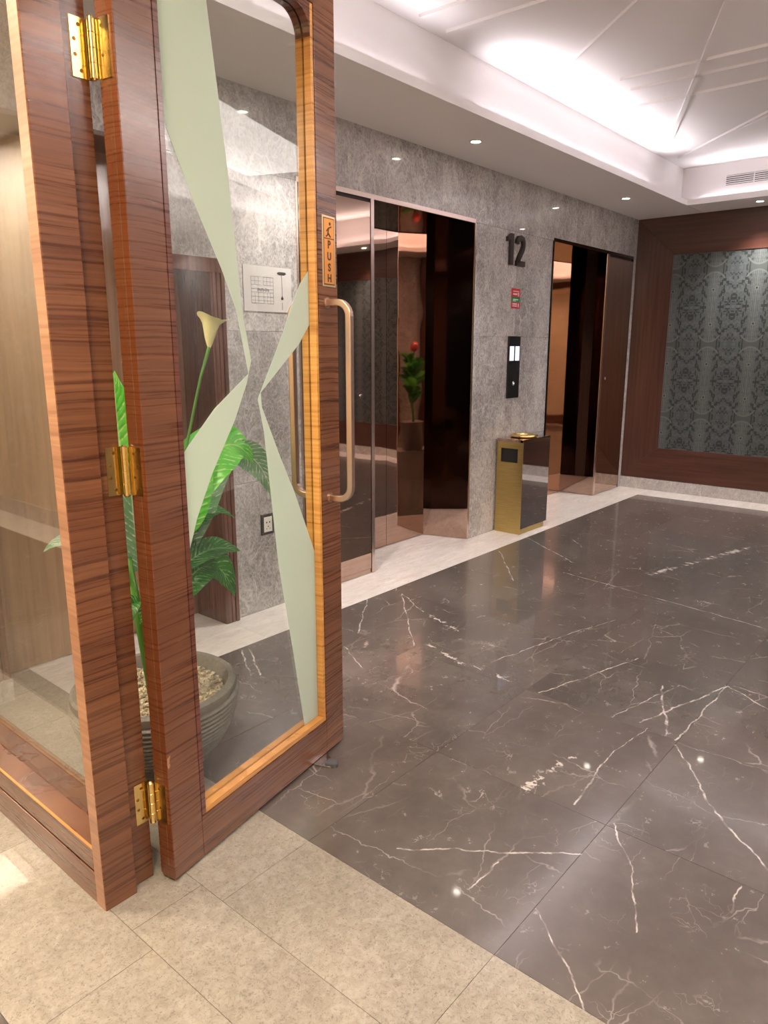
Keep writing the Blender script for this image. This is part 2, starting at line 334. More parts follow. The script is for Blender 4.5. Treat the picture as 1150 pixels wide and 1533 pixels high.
# ------------------------------------------------------------------ mesh builder
class MB:
    def __init__(s): s.v = []; s.f = []; s.uv = None
    def box(s, x0, x1, y0, y1, z0, z1):
        b = len(s.v)
        s.v += [(x0, y0, z0), (x1, y0, z0), (x1, y1, z0), (x0, y1, z0), (x0, y0, z1), (x1, y0, z1), (x1, y1, z1), (x0, y1, z1)]
        s.f += [tuple(b+i for i in q) for q in ((0, 3, 2, 1), (4, 5, 6, 7), (0, 1, 5, 4), (1, 2, 6, 5), (2, 3, 7, 6), (3, 0, 4, 7))]
        return s
    def prism(s, pts, lo, hi, axis='z'):
        b = len(s.v); n = len(pts)
        mk = {'z': lambda p, h: (p[0], p[1], h), 'y': lambda p, h: (p[0], h, p[1]), 'x': lambda p, h: (h, p[0], p[1])}[axis]
        s.v += [mk(p, lo) for p in pts]+[mk(p, hi) for p in pts]
        s.f.append(tuple(range(b+n-1, b-1, -1))); s.f.append(tuple(range(b+n, b+2*n)))
        for i in range(n): j = (i+1) % n; s.f.append((b+i, b+j, b+n+j, b+n+i))
        return s
    def hexa(s, lo4, hi4):
        b = len(s.v); s.v += list(lo4)+list(hi4)
        s.f += [tuple(b+i for i in q) for q in ((0, 3, 2, 1), (4, 5, 6, 7), (0, 1, 5, 4), (1, 2, 6, 5), (2, 3, 7, 6), (3, 0, 4, 7))]
        return s
    def lathe(s, prof, c=(0, 0, 0), seg=48, close=True, axis='z'):
        b = len(s.v); n = len(prof)
        for i in range(seg):
            a = 2*math.pi*i/seg; ca, sa = math.cos(a), math.sin(a)
            for r, z in prof:
                if axis == 'z': s.v.append((c[0]+r*ca, c[1]+r*sa, c[2]+z))
                elif axis == 'y': s.v.append((c[0]+r*ca, c[1]+z, c[2]+r*sa))
                else: s.v.append((c[0]+z, c[1]+r*ca, c[2]+r*sa))
        for i in range(seg):
            j = (i+1) % seg
            for k in range(n-1): s.f.append((b+i*n+k, b+j*n+k, b+j*n+k+1, b+i*n+k+1))
        if close:
            s.f.append(tuple(b+i*n for i in range(seg-1, -1, -1))); s.f.append(tuple(b+i*n+n-1 for i in range(seg)))
        return s
    def tube(s, path, rad, seg=8, ref=(0, 0, 1), flatk=1.0, cap=True):
        b = len(s.v); n = len(path); P = [Vector(p) for p in path]
        rs = rad if isinstance(rad, (list, tuple)) else [rad]*n
        u = None
        for i in range(n):
            d = (P[min(i+1, n-1)]-P[max(i-1, 0)]).normalized()
            if u is None:
                rf = Vector(ref)
                if abs(d.dot(rf)) > .95: rf = Vector((1, 0, 0))
                u = d.cross(rf).normalized()
            else: u = (u-d*u.dot(d)).normalized()
            vv = d.cross(u)
            for k in range(seg):
                a = 2*math.pi*(k+.5)/seg
                s.v.append(tuple(P[i]+u*rs[i]*math.cos(a)*flatk+vv*rs[i]*math.sin(a)))
        for i in range(n-1):
            for k in range(seg):
                l = (k+1) % seg
                s.f.append((b+i*seg+k, b+i*seg+l, b+(i+1)*seg+l, b+(i+1)*seg+k))
        if cap:
            s.f.append(tuple(b+k for k in range(seg-1, -1, -1))); s.f.append(tuple(b+(n-1)*seg+k for k in range(seg)))
        return s
    def mesh(s, name, m, smooth=False):
        me = bpy.data.meshes.new(name); me.from_pydata(s.v, [], s.f)
        bm = bmesh.new(); bm.from_mesh(me); bmesh.ops.recalc_face_normals(bm, faces=bm.faces); bm.to_mesh(me); bm.free()
        me.materials.append(m)
        if smooth:
            for p in me.polygons: p.use_smooth = True
        if s.uv:
            ul = me.uv_layers.new(name='UVMap')
            for l in me.loops: ul.data[l.index].uv = s.uv[l.vertex_index]
        return me
    def build(s, name, m, parent=None, smooth=False, bevel=0.0, kind=None, label=None, auto=False):
        o = bpy.data.objects.new(name, s.mesh(name, m, smooth)); COL.objects.link(o)
        if parent: o.parent = parent
        if bevel:
            b = o.modifiers.new('bevel', 'BEVEL'); b.width = bevel; b.segments = 2; b.limit_method = 'ANGLE'; b.angle_limit = R(40)
        if auto: 
            for p in o.data.polygons: p.use_smooth = True
            e = o.modifiers.new('split', 'EDGE_SPLIT'); e.split_angle = R(35)
        if kind: o['kind'] = kind
        if label: o['label'] = label
        return o
def empty(name, loc=(0, 0, 0), rz=0.0):
    o = bpy.data.objects.new(name, None); COL.objects.link(o); o.location = loc; o.rotation_euler = (0, 0, rz); o.empty_display_size = .1
    return o
def tag(o, label=None, cat=None, group=None, kind=None):
    if label: o['label'] = label
    if cat: o['category'] = cat
    if group: o['group'] = group
    if kind: o['kind'] = kind
    return o
def B(*a): return MB().box(*a)
def link_copy(o, parent=None, loc=None):
    c = o.copy(); COL.objects.link(c)
    if parent is not None: c.parent = parent
    if loc is not None: c.location = loc
    return c
def copy_tree(o, parent=None):
    c = link_copy(o, parent)
    for ch in list(o.children): copy_tree(ch, c)
    return c

WY = 3.15      # plane of the elevator wall
CZ = 2.79      # soffit height
EX = 7.78      # end wall

# ------------------------------------------------------------------ floor
floor = B(-1.10, 7.9, -1.7, 9.05, -0.12, -0.022).build('floor', M['grout'])
tag(floor, 'polished stone floor: veined dark marble field with pale stone borders', 'floor', kind='structure')
TS = 0.67435; G = 0.0007; T0 = -0.020
dm = None
for i in range(9):
    for j in range(6):
        x0 = 1.361+i*TS; y1 = 2.812-j*TS
        if dm is None:
            dm = B(-TS/2+G, TS/2-G, -TS/2+G, TS/2-G, T0, 0).build('dark_marble_tile', M['dark_tile'], floor); o = dm
        else: o = link_copy(dm, floor)
        o.location = (x0+TS/2, y1-TS/2, 0)
ys = [-1.65, -1.234]+[2.812-TS*k for k in range(5, -1, -1)]
xs = [.48, .81, 1.029, 1.361]
for i in range(3):
    off = [0, .096, 0.0][i]
    yy = sorted(set([-1.65]+[round(-1.234+TS*k+off, 4) for k in range(0, 7) if -1.234+TS*k+off < 3.12]+[3.15]))
    for a, b in zip(yy, yy[1:]):
        cx, cy = (xs[i]+xs[i+1])/2, (a+b)/2
        o = B(xs[i]-cx+G, xs[i+1]-cx-G, a-cy+G, b-cy-G, T0, 0).build('beige_stone_tile', M['beige'], floor); o.location = (cx, cy, 0)
def slab(x0, x1, y0, y1, name='border_slab', m='strip'):
    cx, cy = (x0+x1)/2, (y0+y1)/2
    o = B(x0-cx+G, x1-cx-G, y0-cy+G, y1-cy-G, T0, 0).build(name, M[m], floor); o.location = (cx, cy, 0)
for x0, x1, y1 in ((1.361, 2.36, 3.42), (2.36, 2.96, 3.15), (2.96, 3.86, 3.53), (3.86, 4.76, 3.53), (4.76, 5.955, 3.15), (5.955, 7.10, 3.53), (7.10, 7.43, 3.15)):
    slab(x0, x1, 2.812, y1)
slab(1.15, 1.361, 3.15, 3.42, 'border_slab', 'beige')
for k in range(6): slab(7.43, EX, 2.812-TS*(k+1), 2.812-TS*k)
slab(7.43, EX, 2.812, 3.15)
for k in range(9): slab(1.361+TS*k, 1.361+TS*(k+1), -1.65, -1.234)
slab(-.75, .48, -1.65, 9.0, 'rear_floor_slab', 'dark_plain'); slab(-1.05, -.75, -1.65, 9.0)
slab(.48, .80, 3.15, 9.0, 'rear_floor_slab', 'beige')

# ------------------------------------------------------------------ elevator wall (left)
wl = tag(empty('wall_left'), 'polished grey marble wall around the two lift openings', 'wall', kind='structure')
def wslab(x0, x1, z0, z1, y=WY, d=.05, m='wall_marble'):
    cx, cz = (x0+x1)/2, (z0+z1)/2
    g = .0009
    o = B(x0-cx+g, x1-cx-g, 0, d, z0-cz+g, z1-cz-g).build('marble_slab', M[m], wl); o.location = (cx, y, cz)
rows = [(0, .77), (.77, 1.59), (1.59, 2.40)]
for x0, x1 in ((.965, 1.11), (2.423, 2.955), (4.745, 5.36), (5.36, 5.96), (7.692, 7.84)):
    for z0, z1 in rows: wslab(x0, x1, z0, z1)
wslab(2.115, 2.423, 1.94, 2.40)
for x0, x1 in ((.965, 1.69), (1.69, 2.423), (2.423, 3.38), (3.38, 4.33), (4.33, 5.36), (5.36, 6.38), (6.38, 7.3), (7.3, 7.84)): wslab(x0, x1, 2.40, CZ+.01)
bk = MB()
for a in ((.965, 1.11, 0, CZ), (2.43, 2.95, 0, CZ), (4.76, 5.95, 0, CZ), (7.70, 7.84, 0, CZ), (2.12, 2.43, 1.95, CZ), (1.10, 2.12, 2.42, CZ), (2.95, 4.76, 2.43, CZ), (5.95, 7.70, 2.43, CZ)):
    bk.box(a[0], a[1], WY+.05, WY+.30, a[2], a[3])
bk.build('wall_core', M['grout'], wl)
bkk = MB().box(.965, 7.84, WY+.47, WY+.52, -.02, CZ).build('wall_backing', M['grout'], wl)

# wooden door recess in the left wall
d4 = tag(empty('door_4', (1.76, WY, 0)), 'walnut panelled door recess behind the potted lily', 'door', kind='structure')
def d4p(name, mb, m, **k):
    o = mb.build(name, M[m], d4, **k); o.location = (-1.76, -WY, 0); return o
d4p('door_panel', B(1.16, 2.36, 3.395, 3.44, 0.004, 2.40), 'wood_panel')
d4p('jamb_lining', B(2.335, 2.365, 3.128, 3.394, 0, 1.90), 'wood_vert')
d4p('jamb_lining', B(1.16, 1.178, 3.128, 3.394, 0, 2.39), 'wood_vert')
d4p('head_lining', B(2.10, 2.365, 3.128, 3.394, 1.901, 1.935), 'wood_vert')
d4p('head_lining', B(1.16, 2.10, 3.128, 3.394, 2.391, 2.41), 'wood_vert')
for x in (2.349, 2.374, 2.400):
    d4p('casing_board', B(x, x+.022, 3.124-(.004 if x > 2.38 else 0), 3.16, 0, 1.936), 'wood_vert', bevel=.003)
for x in (1.112, 1.146):
    d4p('casing_board', B(x, x+.031, 3.124, 3.16, .10, 2.40), 'wood_vert', bevel=.003)
d4p('plinth_block', B(1.108, 1.18, 3.118, 3.20, 0, .10), 'base_marble')
d4p('head_casing', B(2.10, 2.423, 3.122, 3.16, 1.870, 1.94), 'wood_vert', bevel=.003)

# ------------------------------------------------------------------ lift openings
def lift(name, label, x0, x1, rx0, rx1, side, splay):
    """x0..x1 whole opening, rx0..rx1 the recessed door part, access panel on the other part"""
    o = tag(empty(name, ((x0+x1)/2, WY, 0)), label, 'lift door', kind='structure')
    off = (-(x0+x1)/2, -WY, 0)
    def p(nm, mb, m, **k):
        q = mb.build(nm, M[m], o, **k); q.location = off; return q
    ZT = 2.40; D = WY+.36
    b0, b1 = rx0+(.10 if side == 'L' else .02), rx1-(splay if side == 'L' else .03)
    mid = (b0+b1)/2
    if side == 'L': cuts = [b0-.05, b0+.30, b0+.46, b1]
    else: cuts = [b0-.02, mid-.1, b1]
    for a, b in zip(cuts, cuts[1:]):
        p('door_panel', B(a+.0015, b-.0015, D, D+.03, 0.006, ZT), 'bronze_w')
    # jambs
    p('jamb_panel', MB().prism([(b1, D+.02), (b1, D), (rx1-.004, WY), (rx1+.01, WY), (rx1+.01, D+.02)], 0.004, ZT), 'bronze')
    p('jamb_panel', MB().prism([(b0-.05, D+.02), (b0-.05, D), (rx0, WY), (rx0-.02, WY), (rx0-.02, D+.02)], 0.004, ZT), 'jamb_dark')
    p('lintel_panel', B(rx0-.01, rx1+.01, WY+.002, D+.02, ZT-.003, ZT+.02), 'bronze')
    # thin polished frame
    f = MB().box(x0-.004, x1+.004, WY-.006, WY+.012, ZT-.006, ZT+.022)
    f.box(x1-.004, x1+.010, WY-.006, WY+.012, 0.003, ZT-.006).box(x0-.010, x0+.004, WY-.006, WY+.012, 0.003, ZT-.006)
    p('opening_frame', f, 'frame_metal' if side == 'L' else 'bronze_dark')
    ax0, ax1 = (x0+.008, rx0-.034) if side == 'L' else (rx1+.030, x1-.008)
    sx0, sx1 = (rx0-.030, rx0) if side == 'L' else (rx1+.002, rx1+.026)
    p('corner_strip', B(sx0, sx1, WY-.012, WY+.02, .004, ZT-.006), 'frame_metal')
    ap = p('access_panel', B(ax0, ax1, WY-.008, WY+.02, .035, ZT-.030), 'bronze')
    kx = (ax0*.15+ax1*.85) if side == 'L' else (ax0*.85+ax1*.15)
    k = MB().lathe([(0.001, -.016), (.013, -.016), (.015, -.008)], (kx, WY, 1.20), 20, axis='y').build('key_cylinder', M['steel_mirror'], ap)
    p('plinth_strip', B(ax0, ax1, WY-.004, WY+.02, .004, .032), 'bronze')
    p('panel_shadow_gap', B(ax0-.003, ax1+.003, WY+.004, WY+.018, .004, ZT-.008), 'groove')
    return o
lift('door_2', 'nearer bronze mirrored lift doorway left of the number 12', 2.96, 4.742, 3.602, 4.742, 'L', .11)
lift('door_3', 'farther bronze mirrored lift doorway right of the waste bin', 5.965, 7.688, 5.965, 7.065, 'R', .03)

# ------------------------------------------------------------------ end wall
wb = tag(empty('wall_back', (EX, 0, 0)), 'end wall with mahogany frame around grey patterned wallpaper', 'wall', kind='structure')
def wp(nm, mb, m, **k):
    q = mb.build(nm, M[m], wb, **k); q.location = (-EX, 0, 0); return q
def frame_wall(ya, yb, wy=.375):
    """framed wallpaper between ya (left, larger) and yb"""
    zb, zt = .122, CZ; zib, zit = .455, 2.42; X0, X1, XB = EX-.005, EX+.022, EX+.06
    ia, ib = ya-wy, yb+wy
    def mem(q, m):   # q: four (y,z) outer0,outer1,inner1,inner0
        fr = [(X0, q[0][0], q[0][1]), (X0, q[1][0], q[1][1]), (X1, q[2][0], q[2][1]), (X1, q[3][0], q[3][1])]
        bkx = [(XB, a, b) for a, b in q]
        wp('frame_board', MB().hexa(fr, bkx), m, bevel=.002)
    g = .0015
    mem([(ya, zt), (ya, zb), (ia, zib+g), (ia, zit-g)], 'wood_wallv')
    mem([(yb, zb), (yb, zt), (ib, zit-g), (ib, zib+g)], 'wood_wallv')
    mem([(ya-g, zt), (yb+g, zt), (ib, zit), (ia, zit)], 'wood_wall')
    mem([(yb+g, zb), (ya-g, zb), (ia, zib), (ib, zib)], 'wood_wall')
    wp('wallpaper', B(EX+.030, EX+.05, ib-.003, ia+.003, zib-.003, zit+.003), 'wallpaper')
frame_wall(3.15, -1.65)
wp('wall_core', B(EX+.06, EX+.12, -1.65, 3.65, 0, CZ), 'grout')
bb = tag(empty('baseboard_back', (EX, 0, 0)), 'grey marble skirting below the mahogany frame', 'baseboard', kind='structure')
yy = [3.15, 2.27, 1.55, .85, .15, -.55, -1.65]
for a, b in zip(yy, yy[1:]):
    o = B(-.018, .04, b+.0008, a-.0008, 0.001, .120).build('skirting_slab', M['base_marble'], bb)

# opposite side: wood door and pilaster that show in the lift mirrors
d5 = tag(empty('door_5', (3.7, -1.65, 0)), 'walnut door in the opposite wall, seen mirrored in the nearer lift', 'door', kind='structure')
for nm, a in (('casing_board', (-.53, -.46, 0, .03, 0, 1.95)), ('casing_board', (.46, .53, 0, .03, 0, 1.95)), ('head_casing', (-.459, .459, 0, .03, 1.88, 1.95)), ('door_panel', (-.459, .459, 0, .012, .004, 1.879))):
    B(*a).build(nm, M['wood_vert'], d5)
pi = tag(B(2.48, 2.83, -1.65, -1.56, 0.001, CZ-.001).build('trim_1', M['wood_wallv'], bevel=.003), 'dark wood pilaster on the opposite wall', 'pilaster', kind='structure')
# opposite and rear walls
tag(B(.965, 7.9, -1.75, -1.65, 0, 3.1).build('wall_right', M['wall_marble']), 'grey marble wall opposite the lifts', 'wall', kind='structure')
rw = B(-1.10, -1.05, -1.75, 9.05, 0, 3.15).box(-1.10, .80, 9.0, 9.05, 0, 3.15).box(-1.10, .965, -1.75, -1.65, 0, 3.15).build('wall_front', M['cream_marble'])
tag(rw, 'cream marble wall of the rear lobby, seen mirrored in the side glass', 'wall', kind='structure')
tag(B(-1.05, -1.035, -1.65, 9.0, .001, .14).build('baseboard_front', M['base_marble']), 'pale marble skirting of the rear lobby', 'baseboard', kind='structure')
tag(B(.80, .965, 3.15, 9.05, 0, 3.15).build('wall_side', M['cream_marble']), 'cream wall beyond the glazed partition', 'wall', kind='structure')

# ------------------------------------------------------------------ ceiling
ce = tag(B(1.3, 7.5, -1.25, 2.75, 3.13, 3.17).build('ceiling', M['white']), 'white coffered ceiling with concealed cove lighting and thin grooves', 'ceiling', kind='structure')
LX0, LX1, LY0, LY1 = 1.55, 7.29, -1.0, 2.51     # coffer lip
def cp(nm, mb, m='white', **k): return mb.build(nm, M[m], ce, **k)
sf = MB()
sf.box(.80, 7.84, LY1+.01, WY+.05, CZ, CZ+.012).box(.80, 7.84, -1.70, LY0-.01, CZ, CZ+.012)
sf.box(.80, LX0-.01, LY0, LY1, CZ, CZ+.012).box(LX1+.01, 7.84, LY0, LY1, CZ, CZ+.012)
cp('soffit', sf, 'soffit')
t_ = .018
lip = MB()
lip.box(LX0, LX1, LY1, LY1+t_, CZ-.001, CZ+.050).box(LX0, LX1, LY0-t_, LY0, CZ-.001, CZ+.050)
lip.box(LX1, LX1+t_, LY0-t_, LY1+t_, CZ-.001, CZ+.050).box(LX0-t_, LX0, LY0-t_, LY1+t_, CZ-.001, CZ+.050)
cp('cove_lip', lip)
up = MB(); q = .09
up.box(LX0-q-.03, LX1+q+.03, LY1+q, LY1+q+.03, CZ+.01, 3.131).box(LX0-q-.03, LX1+q+.03, LY0-q-.03, LY0-q, CZ+.01, 3.131)
up.box(LX1+q, LX1+q+.03, LY0-q, LY1+q, CZ+.01, 3.131).box(LX0-q-.03, LX0-q, LY0-q, LY1+q, CZ+.01, 3.131)
cp('cove_upstand', up)
for (x0, y0, x1, y1, wd) in ((3.24, 2.515, 3.259, 1.3, .016), (3.475, 2.516, 3.51, 0.9, .018), (4.479, 2.427, 3.0, .72, .016), (6.599, 2.484, 3.3, .93, .030),
                         (4.733, 2.101, 4.78, .2, .010), (4.955, 2.123, 5.02, .2, .012), (5.299, 2.224, 5.31, .2, .012), (6.317, 1.839, 5.8, 1.2, .010), (6.905, 2.485, 6.0, 1.55, .010)):
    d = Vector((x1-x0, y1-y0, 0)).normalized(); n = Vector((-d.y, d.x, 0))*wd/2
    a, b = Vector((x0, y0, 0)), Vector((x1, y1, 0))
    pts = [(a+n)[:2], (b+n)[:2], (b-n)[:2], (a-n)[:2]]
    cp('ceiling_batten', MB().prism(pts, 3.114, 3.1305), 'white')
tag(B(-1.10, .80, -1.75, 9.05, 3.10, 3.14).build('ceiling_rear', M['white']), 'white ceiling of the rear lobby', 'ceiling', kind='structure')

# air vent on the end upstand
v = tag(empty('air_vent', (LX1+q, 1.75, 2.975)), 'white slotted air vent high on the cove end wall', 'vent')
v.location = (LX1+q, 1.75, 2.975)
fr = MB().box(-.012, .0, -.47, .47, -.052, -.042).box(-.012, 0, -.47, .47, .042, .052).box(-.012, 0, -.47, -.458, -.042, .042).box(-.012, 0, .458, .47, -.042, .042)
fr.build('vent_frame', M['white'], v)
B(-.003, -.0005, -.458, .458, -.042, .042).build('vent_backing', M['vent_dark'], v)
for k in range(5): B(-.010, -.003, -.458, .458, -.036+k*.0165, -.0275+k*.0165).build('slat', M['white'], v)
for k in range(3): B(-.011, -.003, -.24+k*.23, -.232+k*.23, -.042, .042).build('divider', M['white'], v)

# downlights
DL = [(4.23, 2.82, 'recessed downlight in the soffit above the nearer lift'), (6.61, 2.81, 'recessed downlight in the soffit above the farther lift'),
      (7.51, 1.94, 'recessed downlight in the soffit above the wallpapered end wall')]
OFF = [(2.88, 2.82, 'recessed downlight in the soffit hidden behind the lock stile of the door'), (7.53, -.45, 'recessed downlight above the right-hand part of the wallpapered wall'),
       (6.4, -1.32, 'recessed downlight in the opposite soffit, nearest the wallpapered wall'), (4.23, -1.32, 'recessed downlight in the middle of the opposite soffit'), (2.0, -1.32, 'recessed downlight in the opposite soffit, nearest the glazed partition')]
for x, y, lb in DL+OFF:
    t = tag(empty('downlight', (x, y, CZ)), lb, 'downlight', 'recessed soffit downlights')
    MB().lathe([(.030, 0.0), (.030, -.004), (.040, -.006), (.046, -.002), (.046, 0.0)], seg=28, close=False).build('trim_ring', M['lamp_ring'], t, smooth=True)
    MB().lathe([(.0005, -.002), (.030, -.002), (.030, -.0005), (.0005, -.0005)], seg=24, close=False).build('lamp_disc', M['lamp'], t)
    spot('downlight_lamp', (x, y, CZ-.03), 95, NEUT, 88 if y > 2.5 else 112, 1.0)
for x, y in ((0.25, 1.45), (0.25, -.6), (-.3, 3.5)):
    spot('rear_downlight_lamp', (x, y, 3.06), 60, WARM, 130, .6)

# ------------------------------------------------------------------ glazed side panel and door post
w1 = tag(empty('window_1', (.88, 1.70, 0)), 'walnut framed fixed glass panel and door post, left', 'window', kind='structure')
def w1p(nm, mb, m, **k):
    q_ = mb.build(nm, M[m], w1, **k); q_.location = (-.88, -1.70, 0); return q_
ZH = 2.66
w1p('door_post', MB().prism([(.8005, 1.672), (.893, 1.672), (.893, 1.699), (.893, 1.720), (.8005, 1.720)], 0, ZH), 'wood', bevel=.0015)
w1p('post_lit_face', B(.7995, .8015, 1.675, 1.7195, .0, ZH), 'wood_tan')  # lit narrow side of the post, brightness painted on as a paler skin
w1p('post_rebate', B(.8945, .962, 1.6985, 1.7205, 0.0, ZH), 'wood', bevel=.0015)
w1p('bottom_rail', B(.8005, .962, 1.721, 3.148, 0, .094), 'wood', bevel=.002)
w1p('bottom_rail', B(.8005, .962, 1.721, 3.148, .102, .168), 'wood', bevel=.003)
w1p('rail_groove', B(.81, .955, 1.721, 3.148, .090, .104), 'groove')
w1p('glazing_bead', B(.8, .806, 1.721, 3.148, .1685, .1735), 'wood_gold_lit')  # highlight along the rail edge, painted as a pale strip
w1p('rail_ledge', B(.807, .868, 1.721, 3.148, .1685, .171), 'wood')
w1p('glass_pane', B(.870, .876, 1.735, 3.148, .150, 2.57), 'glass')
w1p('header_beam', B(.80, .962, -1.64, 3.148, ZH, 3.12), 'wood')
w1p('top_rail', B(.80, .962, 1.7505, 3.148, 2.57, ZH), 'wood')
w1p('wall_post', B(.80, .962, 3.06, 3.148, .168, 2.57), 'wood')
w1p('far_post', B(.80, .962, -.28, -.12, 0, ZH), 'wood')
w1p('far_glass', B(.872, .878, -1.64, -.28, .17, 2.57), 'glass')
w1p('far_rail', B(.80, .962, -1.64, -.28, 0, .17), 'wood')

# ------------------------------------------------------------------ the swing door
LEN = .892
dr = tag(empty('door_1', (.986, 1.622, 0), R(10.79)), 'open walnut framed glass door with frosted pattern and PUSH plate', 'door', kind='structure')
def dp(nm, mb, m, parent=None, **k): return mb.build(nm, M[m], parent or dr, **k)
TH = .060; ZB, ZT = .011, 2.62
gu0, gu1, gz0, gz1 = .118, .776, .143, 2.515     # groove rectangle
iu0, iu1, iz0, iz1 = .137, .762, .162, 2.493     # clear opening
dp('hinge_stile', B(0, gu0-.001, 0, TH-.012, ZB, ZT), 'wood', bevel=.0015)
dp('lock_stile', B(gu1+.003, LEN, 0, TH, ZB, ZT), 'wood', bevel=.0015)
dp('bottom_rail', B(gu0, gu1+.002, .0002, TH, ZB, gz0-.002), 'wood', bevel=.0015)
dp('top_rail', B(gu0, gu1+.002, .0002, TH, gz1+.002, ZT), 'wood', bevel=.0015)
# hinge edge profile: dark rebate with a paler strip
dp('edge_strip', B(-.0015, .03, .020, .031, ZB, ZT), 'wood', bevel=.001)
dp('edge_band', B(-.0008, .0008, .001, .020, ZB, ZT), 'wood_edge')
dp('edge_band', B(-.0008, .0008, .031, TH-.012, ZB, ZT), 'wood_edge')
dp('rebate_strip', B(.004, gu0-.001, TH-.0118, TH, ZB, ZT), 'wood_edge')
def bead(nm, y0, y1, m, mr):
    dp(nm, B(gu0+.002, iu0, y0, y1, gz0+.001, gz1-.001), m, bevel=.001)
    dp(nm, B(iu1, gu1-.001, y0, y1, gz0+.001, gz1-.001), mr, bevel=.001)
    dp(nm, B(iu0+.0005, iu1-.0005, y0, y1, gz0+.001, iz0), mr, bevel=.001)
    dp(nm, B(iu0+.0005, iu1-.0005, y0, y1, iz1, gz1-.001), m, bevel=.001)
bead('glazing_bead', .001, .0275, 'wood_dark', 'wood_gold_lit')
bead('glazing_bead', .0335, TH-.001, 'wood_dark', 'wood_gold_lit')
# rounded fillets in the upper corners of the opening
for sgn, ux in ((-1, iu1), (1, iu0)):
    rr = .07; pts = [(ux, iz1)]+[(ux+sgn*(rr-rr*math.sin(a)), iz1-(rr-rr*math.cos(a))) for a in [math.pi/2*k/8 for k in range(9)]]
    for y0, y1 in ((.002, .0275), (.0335, TH-.002)):
        dp('corner_fillet', MB().prism(pts, y0, y1, 'y'), 'wood_dark')
dp('glass_pane', B(iu0-.004, iu1+.004, .0278, .0332, iz0-.004, iz1+.004), 'glass')
FILM = {'P1': [[0.138, 2.49], [0.138, 2.20], [0.169, 2.031], [0.253, 1.87], [0.345, 1.716], [0.399, 1.611], [0.443, 1.427], [0.457, 1.462], [0.427, 1.597], [0.39, 1.969], [0.335, 2.372], [.318, 2.49]],
 'P2': [[0.4425, 1.426], [0.4565, 1.461], [0.432, 1.396], [0.375, 1.297], [0.267, 1.152], [0.196, 1.033], [0.150, 0.925], [0.138, .90], [0.138, 1.20], [0.18, 1.241], [0.289, 1.333]],
 'P3': [[0.496, 1.367], [0.482, 1.350], [0.615, 1.544], [0.66, 1.623], [0.714, 1.702], [0.760, 1.745], [0.760, 1.575], [0.698, 1.511]],
 'P4': [[0.482, 1.348], [0.496, 1.365], [0.499, 1.324], [0.584, 1.156], [0.658, 1.022], [0.761, 0.80], [0.761, 0.163], [0.676, 0.163], [0.624, 0.458], [0.556, 0.806], [0.505, 1.249]]}
for k_, pts in FILM.items():
    dp('frosted_film', MB().prism([tuple(p) for p in pts], .0268, .0276, 'y'), 'frost', label='pale green frosted shard')
# chips in the veneer
dp('veneer_chip', MB().prism([(.0005, .395), (.013, .40), (.006, .380), (.011, .372), (.003, .362), (.0, .375)], -.0008, .0003, 'y'), 'wood_tan')

def pull(sign):
    y0 = 0 if sign < 0 else TH
    off = .088*sign; path = []
    u0 = .826
    zt, zb = 1.648, .985; r_ = .045
    path.append((u0, y0, zt))
    for k in range(7):
        a = math.pi/2*k/6; path.append((u0, y0+off-sign*r_+sign*r_*math.sin(a), zt-r_+r_*math.cos(a)))
    for k in range(7):
        a = math.pi/2*k/6; path.append((u0, y0+off-sign*r_+sign*r_*math.cos(a), zb+r_-r_*math.sin(a)))
    path.append((u0, y0, zb))
    h = dp('pull_handle', MB().tube(path, .0155, 4, ref=(1, 0, 0)), 'copper', bevel=.003, label='satin copper D-shaped bar')
    for z in (zt, zb):
        MB().lathe([(.0, 0), (.018, 0), (.018, .004*sign), (.0, .004*sign)], (u0, y0, z), 20, False, 'y').build('handle_rose', M['copper'], h)
pull(-1); pull(1)
# PUSH plate
pl = dp('push_plate', B(.803, .878, -.0022, -.0002, 1.700, 1.922), 'plate_rim', label='brass plate reading PUSH')
B(.809, .872, -.0027, -.0021, 1.706, 1.916).build('plate_border', M['letter'], pl)
B(.812, .869, -.0031, -.0026, 1.709, 1.913).build('plate_face', M['plate'], pl)
B(.812, .869, -.0036, -.0030, 1.850, 1.853).build('divider_line', M['letter'], pl)
def text(body, size, mat, parent, loc, rot, name, ext=.0004, align='CENTER', off=0.0, sx=1.0):
    c = bpy.data.curves.new(name, 'FONT'); c.body = body; c.size = size; c.extrude = ext; c.align_x = align; c.align_y = 'CENTER'; c.offset = off
    o = bpy.data.objects.new(name, c); COL.objects.link(o)
    bpy.context.view_layer.update()
    me = bpy.data.meshes.new_from_object(o.evaluated_get(bpy.context.evaluated_depsgraph_get()))
    bpy.data.objects.remove(o)
    q_ = bpy.data.objects.new(name, me); COL.objects.link(q_); me.materials.clear(); me.materials.append(mat)
    q_.parent = parent; q_.location = loc; q_.rotation_euler = rot; q_.scale = (sx, 1, 1)
    return q_
for ch, z in zip('PUSH', (1.832, 1.795, 1.760, 1.726)):
    text(ch, .034, M['letter'], pl, (.840, -.0034, z), (R(90), 0, 0), 'letter', off=.0012)
# little pushing figure
mf = MB().lathe([(.0, 0), (.0055, 0), (.0055, -.0006), (0, -.0006)], (.846, -.003, 1.898), 12, False, 'y')
for a, b in (((.838, 1.884), (.832, 1.862)), ((.838, 1.884), (.853, 1.889)), ((.832, 1.862), (.822, 1.857)), ((.836, 1.868), (.848, 1.857)), ((.838, 1.884), (.826, 1.874))):
    mf.tube([(a[0], -.0033, a[1]), (b[0], -.0033, b[1])], .0024, 6)
mf.build('pictogram', M['letter'], pl)

